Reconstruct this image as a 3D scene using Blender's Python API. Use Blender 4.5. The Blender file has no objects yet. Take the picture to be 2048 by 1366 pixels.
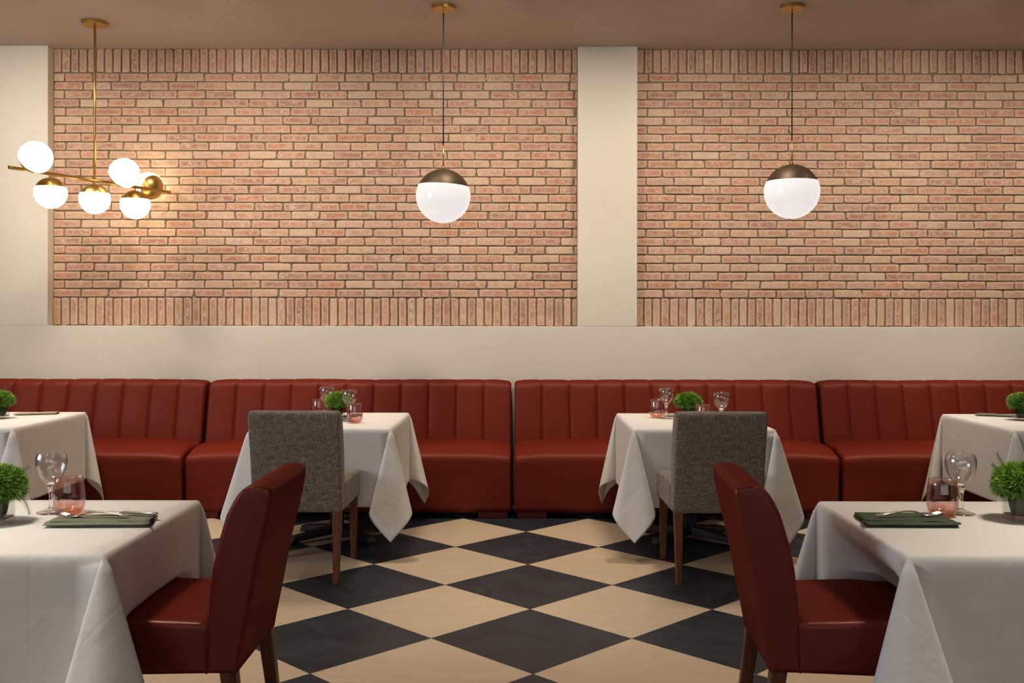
import bpy, bmesh, math, random
import numpy as np
from mathutils import Vector, Matrix, noise
from math import sin, cos, pi, radians as R, sqrt, atan2, exp

# ------------------------------------------------------------------ camera, world, lights
SC = bpy.context.scene
COL = SC.collection
F_PX = 1991.0
cam_d = bpy.data.cameras.new('camera')
cam = bpy.data.objects.new('camera', cam_d); COL.objects.link(cam)
cam.location = (0, 0, 1.35)
cam.rotation_euler = (R(90), 0, 0)
cam.rotation_euler = (Matrix.Rotation(R(90), 3, 'X') @ Matrix.Rotation(R(0.09), 3, 'Z')).to_euler()
cam_d.sensor_width = 36.0
cam_d.lens = 36.0 * F_PX / 2048.0
cam_d.shift_x = -8.0 / 2048.0
cam_d.shift_y = -43.0 / 2048.0
cam_d.clip_start = 0.05
SC.camera = cam

SC.view_settings.view_transform = 'Standard'
SC.view_settings.look = 'None'
SC.view_settings.gamma = 1.0
SC.view_settings.exposure = 0.0
SC.cycles.use_denoising = True
SC.cycles.max_bounces = 10
SC.cycles.transparent_max_bounces = 24
SC.cycles.transmission_bounces = 10
SC.cycles.caustics_reflective = False
SC.cycles.caustics_refractive = False
SC.cycles.sample_clamp_indirect = 4.0

W = bpy.data.worlds.new('world'); SC.world = W; W.use_nodes = True
W.node_tree.nodes['Background'].inputs[0].default_value = (0.62, 0.75, 1.0, 1)
W.node_tree.nodes['Background'].inputs[1].default_value = 0.5

def area(name, loc, rot, sx, sy, power, col, shape='RECTANGLE', spread=180):
    l = bpy.data.lights.new(name, 'AREA'); l.energy = power; l.color = col
    l.shape = shape; l.size = sx
    if shape in ('RECTANGLE', 'ELLIPSE'): l.size_y = sy
    l.spread = R(spread)
    o = bpy.data.objects.new(name, l); COL.objects.link(o)
    o.location = loc; o.rotation_euler = rot
    return o
CEIL = 3.40
WARM = (1.0, 0.87, 0.72)
# daylight through the window openings of the side wall and of the wall behind the camera
area('daylight_side', (-5.66, 2.4, 2.0), (0, R(-90), 0), 1.5, 2.6, 92, (0.86, 0.92, 1.0))
area('daylight_rear', (0.0, -3.9, 1.9), (R(90), 0, 0), 8.0, 2.0, 32, (1.0, 0.93, 0.85))
# ceiling downlights, all in front of the strip of ceiling that the photograph shows
for (x, y, p, sp) in [(-3.2, 6.0, 10, 75), (-1.1, 5.9, 8.5, 75), (1.1, 5.9, 8, 75), (3.2, 6.0, 8, 75),
                      (-2.0, 2.7, 12.5, 70), (2.0, 2.7, 11.5, 70), (0.0, 4.4, 6, 60), (-2.4, 0.0, 6, 150), (2.0, 0.0, 4, 150)]:
    area('downlight', (x, y, CEIL - 0.02), (0, 0, 0), 0.50, 0.50, p, WARM, 'DISK', sp)
# adjustable ceiling spots that wash the brick
for (x, p) in [(-3.6, 17), (-1.9, 20), (-0.2, 18.5), (1.35, 16.5), (2.9, 16.5), (4.4, 16)]:
    area('wall_washer', (x, 6.0, CEIL - 0.02), (R(43), 0, 0), 0.22, 0.22, p, WARM, 'DISK', 110)

# ------------------------------------------------------------------ helpers
def px(x, y, Z):
    """world point seen at photo pixel (x, y) at distance Z"""
    return ((x - 1032) / F_PX * Z, Z, 1.35 - (y - 640) / F_PX * Z)

def mesh(name, verts, faces, mats, parent=None, smooth=True, mi=None, uv=None, col=None):
    me = bpy.data.meshes.new(name)
    me.from_pydata([tuple(v) for v in verts], [], faces)
    for m in (mats if isinstance(mats, (list, tuple)) else [mats]): me.materials.append(m)
    if mi is not None: me.polygons.foreach_set('material_index', mi)
    if smooth: me.polygons.foreach_set('use_smooth', [True] * len(me.polygons))
    if col is not None:
        a = me.color_attributes.new('tone', 'FLOAT_COLOR', 'POINT')
        a.data.foreach_set('color', [c for v in col for c in v])
    if uv is not None:
        l = me.uv_layers.new(name='UVMap')
        for lp in me.loops: l.data[lp.index].uv = uv[lp.vertex_index]
    me.update()
    o = bpy.data.objects.new(name, me); COL.objects.link(o)
    if parent: o.parent = parent
    return o

def tag(o, label=None, cat=None, group=None, kind=None):
    if label: o['label'] = label
    if cat: o['category'] = cat
    if group: o['group'] = group
    if kind: o['kind'] = kind
    return o

def thing(name, label, cat, loc=(0, 0, 0), rz=0, group=None):
    o = bpy.data.objects.new(name, None); COL.objects.link(o)
    o.empty_display_size = 0.1
    o.location = loc; o.rotation_euler = (0, 0, rz)
    return tag(o, label, cat, group)

KIDS = {}
def dup(root, label, loc, rz=0, group=None):
    def cp(o, par):
        c = o.copy(); COL.objects.link(c); c.parent = par
        for ch in [x for x in bpy.data.objects if x.parent == o]: cp(ch, c)
        return c
    r = cp(root, None)
    r.location = loc; r.rotation_euler = (0, 0, rz); r['label'] = label
    if group: r['group'] = group
    return r

class MB:
    def __init__(s): s.v = []; s.f = []; s.m = []
    def add(s, v, f, m=0):
        n = len(s.v); s.v += [tuple(p) for p in v]; s.f += [[n + i for i in q] for q in f]; s.m += [m] * len(f)
    def box(s, x0, x1, y0, y1, z0, z1, m=0):
        s.add([(x0,y0,z0),(x1,y0,z0),(x1,y1,z0),(x0,y1,z0),(x0,y0,z1),(x1,y0,z1),(x1,y1,z1),(x0,y1,z1)],
              [(0,3,2,1),(4,5,6,7),(0,1,5,4),(1,2,6,5),(2,3,7,6),(3,0,4,7)], m)
    def tube(s, pts, r, n=12, m=0, cap=True, close=False):
        pts = [Vector(p) for p in pts]
        rs = r if isinstance(r, (list, tuple)) else [r] * len(pts)
        base = len(s.v); up = None
        for i, p in enumerate(pts):
            if close: d = pts[(i + 1) % len(pts)] - pts[i - 1]
            else: d = pts[min(i + 1, len(pts) - 1)] - pts[max(i - 1, 0)]
            d.normalize()
            if up is None: up = d.orthogonal().normalized()
            up = (up - d * up.dot(d)).normalized(); w = d.cross(up)
            for k in range(n):
                a = 2 * pi * k / n
                s.v.append(tuple(p + (up * cos(a) + w * sin(a)) * rs[i]))
        L = len(pts)
        for i in range(L if close else L - 1):
            j = (i + 1) % L
            for k in range(n):
                k2 = (k + 1) % n
                s.f.append([base + i*n + k, base + i*n + k2, base + j*n + k2, base + j*n + k]); s.m.append(m)
        if cap and not close:
            s.f.append([base + k for k in range(n)][::-1]); s.m.append(m)
            s.f.append([base + (L-1)*n + k for k in range(n)]); s.m.append(m)
    def lathe(s, prof, n=32, m=0, mat=None):
        base = len(s.v); idx = []
        M = mat or Matrix.Identity(4)
        for (r, z) in prof:
            if r < 1e-6:
                s.v.append(tuple(M @ Vector((0, 0, z)))); idx.append([len(s.v) - 1] * n)
            else:
                row = []
                for k in range(n):
                    a = 2 * pi * k / n
                    s.v.append(tuple(M @ Vector((r * cos(a), r * sin(a), z)))); row.append(len(s.v) - 1)
                idx.append(row)
        for i in range(len(prof) - 1):
            a, b = idx[i], idx[i + 1]
            for k in range(n):
                k2 = (k + 1) % n
                q = [a[k], a[k2], b[k2], b[k]]
                q = [x for j, x in enumerate(q) if x not in q[:j]]
                if len(q) > 2: s.f.append(q); s.m.append(m)
    def build(s, name, mats, parent=None, smooth=True, bevel=0, seg=2, auto=None, **k):
        o = mesh(name, s.v, s.f, mats, parent, smooth, s.m, **k)
        if bevel:
            b = o.modifiers.new('bevel', 'BEVEL'); b.width = bevel; b.segments = seg; b.limit_method = 'ANGLE'; b.angle_limit = R(35)
            b.harden_normals = False
        if auto:
            me = o.data
            bm = bmesh.new(); bm.from_mesh(me)
            for e in bm.edges:
                if len(e.link_faces) == 2 and e.calc_face_angle(0) > R(auto): e.smooth = False
            bm.to_mesh(me); bm.free()
        return o

def round_poly(pts, rad, seg=5):
    """closed polygon with each corner replaced by an arc"""
    out = []; n = len(pts)
    for i, p in enumerate(pts):
        r = rad[i] if isinstance(rad, (list, tuple)) else rad
        P = Vector(p); A = Vector(pts[i - 1]); B = Vector(pts[(i + 1) % n])
        if r <= 0: out.append(P); continue
        a = (A - P).normalized(); b = (B - P).normalized()
        ang = a.angle(b); d = min(r / math.tan(ang / 2), (A - P).length * .49, (B - P).length * .49)
        s, e = P + a * d, P + b * d
        for k in range(seg + 1):
            t = k / seg
            out.append(s * (1 - t) ** 2 + P * 2 * t * (1 - t) + e * t * t)
    return out

def resample(pts, d):
    out = []; n = len(pts)
    for i in range(n):
        a, b = pts[i], pts[(i + 1) % n]
        k = max(1, int(round((b - a).length / d)))
        for j in range(k): out.append(a.lerp(b, j / k))
    return out

def extrude_round(poly, x0, x1, r, name, mat, parent=None, nx=4, disp=None, seg=6, xs=None):
    """poly: closed list of 2D (y, z) vectors, CCW seen from +x; swept along x with rounded ends of radius r"""
    n = len(poly); nrm = []
    for i in range(n):
        t = poly[(i + 1) % n] - poly[i - 1]
        nrm.append(Vector((t.y, -t.x)).normalized())
    area2 = sum(poly[i - 1].x * poly[i].y - poly[i].x * poly[i - 1].y for i in range(n))
    sg = 1 if area2 > 0 else -1
    secs = []
    for k in range(seg + 1):
        a = pi / 2 * k / seg
        secs.append((x0 + r * (1 - cos(pi/2 - a) if False else 1 - sin(a)), r * (1 - cos(a))))
    secs = secs[::-1]                          # from the end face inward
    left = [(x0 + r * (1 - cos(pi / 2 * k / seg)), r * (1 - sin(pi / 2 * k / seg))) for k in range(seg + 1)]
    right = [(x1 - (x - x0), e) for (x, e) in left][::-1]
    mids = [(x, 0) for x in (xs if xs else [x0 + r + (x1 - x0 - 2 * r) * k / nx for k in range(1, nx)])]
    secs = left + mids + right
    v = []; f = []
    for (x, e) in secs:
        for i in range(n):
            p = poly[i] - nrm[i] * e * sg
            q = Vector((x, p.x, p.y))
            if disp: q = q + disp(x, i, poly[i], nrm[i] * sg)
            v.append(q)
    for s in range(len(secs) - 1):
        for i in range(n):
            j = (i + 1) % n
            f.append([s*n + i, s*n + j, (s+1)*n + j, (s+1)*n + i] if sg < 0 else [s*n + j, s*n + i, (s+1)*n + i, (s+1)*n + j])
    c0 = [i for i in range(n)]; c1 = [(len(secs)-1)*n + i for i in range(n)]
    if sg < 0: f += [c0[::-1], c1]
    else: f += [c0, c1[::-1]]
    return mesh(name, v, f, mat, parent, True)

# ------------------------------------------------------------------ materials
def new_mat(name):
    m = bpy.data.materials.new(name); m.use_nodes = True
    nt = m.node_tree
    return m, nt, nt.nodes['Principled BSDF'], nt.nodes['Material Output']
def N(nt, t, **k):
    n = nt.nodes.new(t)
    for a, b in k.items():
        if isinstance(a, str) and hasattr(n, a): setattr(n, a, b)
    return n
def L(nt, a, b): nt.links.new(a, b)
def math_n(nt, op, a, b=None, c=None):
    n = nt.nodes.new('ShaderNodeMath'); n.operation = op
    for i, x in enumerate((a, b, c)):
        if x is None: continue
        if isinstance(x, (int, float)): n.inputs[i].default_value = x
        else: L(nt, x, n.inputs[i])
    return n.outputs[0]
def mix_n(nt, fac, a, b, bt='MIX'):
    n = nt.nodes.new('ShaderNodeMix'); n.data_type = 'RGBA'; n.blend_type = bt
    for s, x in ((n.inputs[0], fac), (n.inputs[6], a), (n.inputs[7], b)):
        if isinstance(x, (int, float)): s.default_value = x
        elif isinstance(x, tuple): s.default_value = (*x, 1) if len(x) == 3 else x
        else: L(nt, x, s)
    return n.outputs[2]
def noise_n(nt, vec, scale, detail=4, rough=.55, dist=0):
    n = nt.nodes.new('ShaderNodeTexNoise')
    n.inputs['Scale'].default_value = scale; n.inputs['Detail'].default_value = detail
    n.inputs['Roughness'].default_value = rough; n.inputs['Distortion'].default_value = dist
    if vec is not None: L(nt, vec, n.inputs['Vector'])
    return n.outputs['Fac']
def ramp_n(nt, fac, stops):
    n = nt.nodes.new('ShaderNodeValToRGB'); e = n.color_ramp.elements
    while len(e) < len(stops): e.new(.5)
    for i, (p, c) in enumerate(stops): e[i].position = p; e[i].color = (*c, 1) if len(c) == 3 else c
    L(nt, fac, n.inputs[0]); return n.outputs[0]
def bump_n(nt, h, strength=.3, dist=.01, prev=None):
    n = nt.nodes.new('ShaderNodeBump'); n.inputs['Strength'].default_value = strength; n.inputs['Distance'].default_value = dist
    L(nt, h, n.inputs['Height'])
    if prev: L(nt, prev, n.inputs['Normal'])
    return n.outputs[0]
def obj_vec(nt, scale=None):
    t = nt.nodes.new('ShaderNodeTexCoord')
    if scale is None: return t.outputs['Object']
    m = nt.nodes.new('ShaderNodeMapping'); m.inputs['Scale'].default_value = scale
    L(nt, t.outputs['Object'], m.inputs[0]); return m.outputs[0]

def plaster(name, c, c2):
    m, nt, b, o = new_mat(name); v = obj_vec(nt)
    n = noise_n(nt, v, 1.1, 5, .6)
    L(nt, mix_n(nt, ramp_n(nt, n, [(.35, (0,0,0)), (.7, (1,1,1))]), c, c2), b.inputs['Base Color'])
    b.inputs['Roughness'].default_value = .72
    h = noise_n(nt, obj_vec(nt, (9, 9, 4)), 3, 8, .62)
    h2 = noise_n(nt, v, 2.2, 2, .5)
    L(nt, bump_n(nt, h, .22, .012, bump_n(nt, h2, .35, .03)), b.inputs['Normal'])
    return m
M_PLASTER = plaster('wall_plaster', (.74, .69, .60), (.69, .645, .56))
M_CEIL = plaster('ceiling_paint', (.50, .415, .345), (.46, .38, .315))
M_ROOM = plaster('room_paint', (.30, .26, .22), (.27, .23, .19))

def brick_mat():
    m, nt, b, o = new_mat('antique_brick')
    at = nt.nodes.new('ShaderNodeAttribute'); at.attribute_name = 'tone'
    sp = nt.nodes.new('ShaderNodeSeparateColor'); L(nt, at.outputs['Color'], sp.inputs[0])
    v = obj_vec(nt)
    off = nt.nodes.new('ShaderNodeVectorMath'); off.operation = 'ADD'; L(nt, v, off.inputs[0]); L(nt, at.outputs['Color'], off.inputs[1])
    n1 = noise_n(nt, v, 16, 5, .62, .4)
    n2 = noise_n(nt, v, 60, 6, .7)
    base = ramp_n(nt, sp.outputs[0], [(0, (.29, .115, .075)), (.18, (.46, .165, .09)), (.4, (.50, .215, .125)), (.6, (.43, .25, .17)), (.8, (.54, .335, .22)), (1, (.62, .46, .33))])
    tint = ramp_n(nt, sp.outputs[1], [(0, (.90, .84, .88)), (.5, (1, 1, 1)), (1, (1.0, .93, .76))])
    base = mix_n(nt, 1.0, base, tint, 'MULTIPLY')
    f1 = ramp_n(nt, n1, [(.40, (0,0,0)), (.66, (1,1,1))])
    worn = mix_n(nt, math_n(nt, 'MULTIPLY', f1, .45), base, (.64, .45, .32))
    # rubbed lime on the arrises and round the edges of each brick
    e = math_n(nt, 'MULTIPLY', sp.outputs[2], math_n(nt, 'ADD', math_n(nt, 'MULTIPLY', n1, 1.1), .15))
    worn = mix_n(nt, math_n(nt, 'MINIMUM', math_n(nt, 'MULTIPLY', e, .95), .9), worn, (.66, .50, .37))
    pit = ramp_n(nt, noise_n(nt, v, 85, 3, .6), [(.655, (0,0,0)), (.72, (1,1,1))])
    worn = mix_n(nt, math_n(nt, 'MULTIPLY', pit, .7), worn, (.20, .10, .07))
    fine = mix_n(nt, .30, worn, ramp_n(nt, n2, [(.3, (.35, .18, .12)), (.6, (.64, .46, .34))]))
    n4 = noise_n(nt, off.outputs[0], 28, 6, .72, .8)
    fine = mix_n(nt, ramp_n(nt, n4, [(.50, (0,0,0)), (.62, (.75,.75,.75))]), fine, (.66, .51, .39))
    fine = mix_n(nt, ramp_n(nt, n4, [(.30, (.6,.6,.6)), (.42, (0,0,0))]), fine, (.47, .18, .10))
    L(nt, fine, b.inputs['Base Color'])
    b.inputs['Roughness'].default_value = .88
    b.inputs['Specular IOR Level'].default_value = .2
    L(nt, bump_n(nt, n2, .5, .004, bump_n(nt, n1, .6, .006)), b.inputs['Normal'])
    return m
M_BRICK = brick_mat()
def mortar_mat():
    m, nt, b, o = new_mat('mortar'); v = obj_vec(nt)
    L(nt, ramp_n(nt, noise_n(nt, v, 30, 6, .7), [(.3, (.17, .125, .08)), (.7, (.29, .225, .15))]), b.inputs['Base Color'])
    b.inputs['Roughness'].default_value = .95
    L(nt, bump_n(nt, noise_n(nt, v, 120, 4, .7), .6, .004), b.inputs['Normal'])
    return m
M_MORTAR = mortar_mat()

def floor_mat():
    m, nt, b, o = new_mat('checker_tile')
    tc = nt.nodes.new('ShaderNodeTexCoord')
    mp = nt.nodes.new('ShaderNodeMapping'); mp.vector_type = 'TEXTURE'
    S = 0.6014
    mp.inputs['Location'].default_value = (0.067, 5.072, 0)
    mp.inputs['Rotation'].default_value = (0, 0, R(45))
    mp.inputs['Scale'].default_value = (S, S, 1)
    L(nt, tc.outputs['Object'], mp.inputs[0])
    sx = nt.nodes.new('ShaderNodeSeparateXYZ'); L(nt, mp.outputs[0], sx.inputs[0])
    u = math_n(nt, 'ADD', sx.outputs[0], 100.5); v = math_n(nt, 'ADD', sx.outputs[1], 100.5)
    fu = math_n(nt, 'FLOOR', u); fv = math_n(nt, 'FLOOR', v)
    par = math_n(nt, 'MODULO', math_n(nt, 'ADD', fu, fv), 2.0)      # 0 = dark tile
    cu = math_n(nt, 'ABSOLUTE', math_n(nt, 'SUBTRACT', math_n(nt, 'FRACT', u), .5))
    cv = math_n(nt, 'ABSOLUTE', math_n(nt, 'SUBTRACT', math_n(nt, 'FRACT', v), .5))
    ed = math_n(nt, 'MAXIMUM', cu, cv)
    joint = math_n(nt, 'GREATER_THAN', ed, .5 - .0016 / S)
    cb = nt.nodes.new('ShaderNodeCombineXYZ'); L(nt, fu, cb.inputs[0]); L(nt, fv, cb.inputs[1])
    wn = nt.nodes.new('ShaderNodeTexWhiteNoise'); wn.noise_dimensions = '2D'; L(nt, cb.outputs[0], wn.inputs['Vector'])
    obj = tc.outputs['Object']
    n1 = noise_n(nt, obj, 5.5, 7, .62, .8); n2 = noise_n(nt, obj, 40, 5, .6)
    st = nt.nodes.new('ShaderNodeMapping'); st.inputs['Scale'].default_value = (1.2, 7, 1); L(nt, obj, st.inputs[0])
    n3 = noise_n(nt, st.outputs[0], 3, 6, .6, .5)
    light = mix_n(nt, ramp_n(nt, n3, [(.3, (0,0,0)), (.7, (1,1,1))]), (.50, .395, .28), (.57, .465, .335))
    light = mix_n(nt, math_n(nt, 'MULTIPLY', wn.outputs['Value'], .35), light, (.60, .44, .27))
    dark = mix_n(nt, ramp_n(nt, n1, [(.35, (0,0,0)), (.68, (1,1,1))]), (.013, .016, .022), (.028, .033, .042))
    dark = mix_n(nt, math_n(nt, 'MULTIPLY', ramp_n(nt, n2, [(.6, (0,0,0)), (.8, (1,1,1))]), .25), dark, (.10, .10, .10))
    c = mix_n(nt, par, dark, light)
    c = mix_n(nt, joint, c, (.035, .03, .025))
    L(nt, c, b.inputs['Base Color'])
    L(nt, math_n(nt, 'ADD', math_n(nt, 'MULTIPLY', n1, .18), .36), b.inputs['Roughness'])
    b.inputs['Specular IOR Level'].default_value = .30
    L(nt, bump_n(nt, math_n(nt, 'SUBTRACT', math_n(nt, 'MULTIPLY', n1, .12), joint), .25, .002), b.inputs['Normal'])
    return m
M_FLOOR = floor_mat()

def leather(name, c, rough=.48, spec=.4):
    m, nt, b, o = new_mat(name); v = obj_vec(nt)
    n = noise_n(nt, v, 3.5, 3, .5)
    L(nt, mix_n(nt, n, tuple(x * .92 for x in c), tuple(min(1, x * 1.06) for x in c)), b.inputs['Base Color'])
    b.inputs['Roughness'].default_value = rough
    b.inputs['Specular IOR Level'].default_value = 0.0
    vo = nt.nodes.new('ShaderNodeTexVoronoi'); vo.inputs['Scale'].default_value = 420; L(nt, v, vo.inputs['Vector'])
    L(nt, bump_n(nt, vo.outputs['Distance'], .10, .0008, bump_n(nt, noise_n(nt, v, 7, 3, .5), .25, .012)), b.inputs['Normal'])
    gs = nt.nodes.new('ShaderNodeBsdfGlossy'); gs.inputs['Roughness'].default_value = rough; gs.inputs['Color'].default_value = (1, .62, .55, 1)
    L(nt, b.inputs['Normal'].links[0].from_socket, gs.inputs['Normal'])
    mx = nt.nodes.new('ShaderNodeMixShader'); mx.inputs[0].default_value = spec
    L(nt, b.outputs[0], mx.inputs[1]); L(nt, gs.outputs[0], mx.inputs[2]); L(nt, mx.outputs[0], o.inputs[0])
    return m
M_BANQ = leather('banquette_leather', (.150, .0155, .0062), .50, .030)
M_REDCH = leather('chair_leather', (.130, .0145, .0085), .36, .05)
def simple(name, c, rough=.5, metal=0, spec=.5, bump=None):
    m, nt, b, o = new_mat(name)
    v = obj_vec(nt); n = noise_n(nt, v, 25, 4, .6)
    L(nt, mix_n(nt, n, tuple(x * .9 for x in c), tuple(min(1, x * 1.08) for x in c)), b.inputs['Base Color'])
    b.inputs['Roughness'].default_value = rough; b.inputs['Metallic'].default_value = metal
    b.inputs['Specular IOR Level'].default_value = spec
    if bump: L(nt, bump_n(nt, noise_n(nt, v, bump[0], 4, .6), bump[1], .003), b.inputs['Normal'])
    return m
M_SEAM = simple('seam_thread', (.20, .018, .014), .7)
M_BRASS = simple('brushed_brass', (.58, .385, .12), .34, 1.0)
M_BRONZE = simple('aged_brass', (.085, .056, .032), .5, .6)
M_STEEL = simple('polished_steel', (.78, .76, .73), .20, 1.0)
M_CABLE = simple('black_cable', (.015, .013, .012), .5)
M_IRON = simple('black_iron', (.018, .017, .017), .45, 0, .4)
M_DARK = simple('black_plinth', (.012, .010, .010), .7)
M_FRAME = simple('window_frame_paint', (.35, .33, .30), .5)
M_BOARD = simple('table_board', (.30, .20, .12), .6)
def wood():
    m, nt, b, o = new_mat('stained_wood')
    v = obj_vec(nt, (14, 14, 1.6))
    n = noise_n(nt, v, 3, 6, .6, 1.2)
    L(nt, ramp_n(nt, n, [(.3, (.075, .025, .010)), (.7, (.185, .068, .026))]), b.inputs['Base Color'])
    b.inputs['Roughness'].default_value = .42; b.inputs['Specular IOR Level'].default_value = .25
    L(nt, bump_n(nt, n, .15, .002), b.inputs['Normal'])
    return m
M_WOOD = wood()
def linen():
    m, nt, b, o = new_mat('heather_grey_fabric')
    a = noise_n(nt, obj_vec(nt, (22, 22, 260)), 1, 4, .7)
    c = noise_n(nt, obj_vec(nt, (260, 200, 18)), 1, 4, .7)
    s = math_n(nt, 'ADD', math_n(nt, 'MULTIPLY', a, .5), math_n(nt, 'MULTIPLY', c, .5))
    g = noise_n(nt, obj_vec(nt), 260, 3, .6)
    s = math_n(nt, 'ADD', math_n(nt, 'MULTIPLY', s, .75), math_n(nt, 'MULTIPLY', g, .25))
    L(nt, ramp_n(nt, s, [(.38, (.060, .047, .038)), (.5, (.185, .150, .123)), (.60, (.42, .36, .30))]), b.inputs['Base Color'])
    b.inputs['Roughness'].default_value = .92; b.inputs['Specular IOR Level'].default_value = .15
    b.inputs['Sheen Weight'].default_value = .15
    L(nt, bump_n(nt, s, .5, .002), b.inputs['Normal'])
    return m
M_LINEN = linen()
def cloth_mat():
    m, nt, b, o = new_mat('white_tablecloth')
    tc = nt.nodes.new('ShaderNodeTexCoord')
    sx = nt.nodes.new('ShaderNodeSeparateXYZ'); L(nt, tc.outputs['UV'], sx.inputs[0])
    v = tc.outputs['Object']
    n = noise_n(nt, v, 2.5, 4, .5)
    L(nt, mix_n(nt, n, (.78, .755, .715), (.82, .80, .765)), b.inputs['Base Color'])
    b.inputs['Roughness'].default_value = .78; b.inputs['Specular IOR Level'].default_value = .25
    b.inputs['Sheen Weight'].default_value = .12
    # pressed creases (cloth folded in strips) and hem, in cloth coordinates (metres)
    def ridge(c, step, wd):
        f = math_n(nt, 'ABSOLUTE', math_n(nt, 'SUBTRACT', math_n(nt, 'FRACT', math_n(nt, 'ADD', math_n(nt, 'DIVIDE', c, step), 50.5)), .5))
        return math_n(nt, 'SMOOTH_MIN', math_n(nt, 'DIVIDE', f, wd / step), 1.0, .3)
    r = math_n(nt, 'ADD', ridge(sx.outputs[0], .31, .006), math_n(nt, 'MULTIPLY', ridge(sx.outputs[1], .37, .006), .8))
    w = noise_n(nt, v, 6, 3, .55, .6)
    h = math_n(nt, 'ADD', math_n(nt, 'MULTIPLY', r, .055), math_n(nt, 'MULTIPLY', w, 1.0))
    L(nt, bump_n(nt, h, .5, .012), b.inputs['Normal'])
    return m
M_CLOTH = cloth_mat()
def napkin_mat(name, c):
    m, nt, b, o = new_mat(name)
    g = noise_n(nt, obj_vec(nt, (500, 500, 500)), 1, 2, .5); w = noise_n(nt, obj_vec(nt), 18, 3, .5)
    L(nt, mix_n(nt, w, tuple(x * .85 for x in c), tuple(x * 1.1 for x in c)), b.inputs['Base Color'])
    b.inputs['Roughness'].default_value = .85
    L(nt, bump_n(nt, math_n(nt, 'ADD', math_n(nt, 'MULTIPLY', g, .15), w), .3, .003), b.inputs['Normal'])
    return m
M_NAP_GREY = napkin_mat('sage_napkin', (.20, .215, .155))
M_NAP_GREEN = napkin_mat('green_napkin', (.058, .085, .048))
M_NAP_BEIGE = napkin_mat('beige_napkin', (.47, .41, .29))

def thin_glass(name, tint, edge, ior=1.5, gl=1.0):
    m = bpy.data.materials.new(name); m.use_nodes = True; nt = m.node_tree
    nt.nodes.remove(nt.nodes['Principled BSDF']); out = nt.nodes['Material Output']
    lw = nt.nodes.new('ShaderNodeLayerWeight'); lw.inputs[0].default_value = .5
    e = math_n(nt, 'POWER', lw.outputs['Facing'], 3.0)
    tr = nt.nodes.new('ShaderNodeBsdfTransparent'); L(nt, mix_n(nt, e, tint, edge), tr.inputs[0])
    gs = nt.nodes.new('ShaderNodeBsdfGlossy'); gs.inputs['Roughness'].default_value = .02
    fr = math_n(nt, 'ADD', math_n(nt, 'MULTIPLY', math_n(nt, 'POWER', lw.outputs['Facing'], 5.0), .66), .05)
    mx = nt.nodes.new('ShaderNodeMixShader'); L(nt, math_n(nt, 'MINIMUM', math_n(nt, 'MULTIPLY', fr, gl), .9), mx.inputs[0])
    L(nt, tr.outputs[0], mx.inputs[1]); L(nt, gs.outputs[0], mx.inputs[2]); L(nt, mx.outputs[0], out.inputs[0])
    return m
M_GLASS = thin_glass('clear_glass', (.975, .975, .97), (.72, .71, .70), gl=2.0)
M_VASE = thin_glass('vase_glass', (.95, .96, .95), (.50, .54, .50), gl=.6)
M_PINK = thin_glass('pink_glass', (.965, .845, .82), (.86, .56, .53), gl=1.8)
M_PINKB = thin_glass('pink_glass_base', (.93, .66, .56), (.88, .50, .38))
def solid_glass(name, c):
    m, nt, b, o = new_mat(name)
    b.inputs['Base Color'].default_value = (*c, 1); b.inputs['Roughness'].default_value = .0
    b.inputs['IOR'].default_value = 1.5; b.inputs['Transmission Weight'].default_value = 1.0
    return m
M_STEMG = solid_glass('solid_clear_glass', (.98, .97, .94))
def opal(name, c, s):
    m, nt, b, o = new_mat(name)
    b.inputs['Base Color'].default_value = (.85, .83, .80, 1); b.inputs['Roughness'].default_value = .25
    b.inputs['Emission Color'].default_value = (*c, 1); b.inputs['Emission Strength'].default_value = s
    return m
M_OPAL = opal('opal_glass_pendant', (1.0, .955, .93), .78)
M_OPAL.node_tree.nodes['Principled BSDF'].inputs['Base Color'].default_value = (.22, .21, .20, 1)
M_OPALC = opal('opal_glass_cluster', (1.0, .78, .50), 6.5)
def foliage_mat():
    m, nt, b, o = new_mat('feathery_leaf')
    at = nt.nodes.new('ShaderNodeAttribute'); at.attribute_name = 'tone'
    sp = nt.nodes.new('ShaderNodeSeparateColor'); L(nt, at.outputs['Color'], sp.inputs[0])
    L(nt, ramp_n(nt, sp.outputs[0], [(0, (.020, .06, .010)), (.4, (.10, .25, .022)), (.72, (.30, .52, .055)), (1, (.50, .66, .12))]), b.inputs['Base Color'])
    b.inputs['Roughness'].default_value = .5
    b.inputs['Transmission Weight'].default_value = 0
    return m
M_LEAF = foliage_mat()
M_WRAP = simple('leaf_wrap', (.010, .030, .008), .6, 0, .05, (60, .3))
M_STEMS = simple('wet_stems', (.12, .14, .04), .5)
M_RUST = simple('rust_gel', (.30, .085, .03), .4)

# ------------------------------------------------------------------ room
def struct(o): o['kind'] = 'structure'; return o
YW = 7.45      # plaster face
YB = 7.54      # brick face
XL, XR, YR = -6.0, 6.0, -4.2
mb = MB(); mb.box(XL - .1, XR + .1, YR - .1, YB + .3, -.12, 0)
struct(mb.build('floor', M_FLOOR, smooth=False))
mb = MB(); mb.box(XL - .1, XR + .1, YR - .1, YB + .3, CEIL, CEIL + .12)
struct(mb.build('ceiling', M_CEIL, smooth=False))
LEDGE = 1.303
PX0, PX1, PX2 = -3.506, .462, .906
mb = MB()
mb.box(XL, XR, YW, YB + .06, 0, LEDGE)
mb.box(XL, PX0, YW, YB + .06, LEDGE, CEIL)
mb.box(PX1, PX2, YW, YB + .06, LEDGE, CEIL)
mb.box(4.9, XR, YW, YB + .06, LEDGE, CEIL)
mb.box(XL, XR, YB + .06, YB + .2, 0, CEIL)
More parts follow.
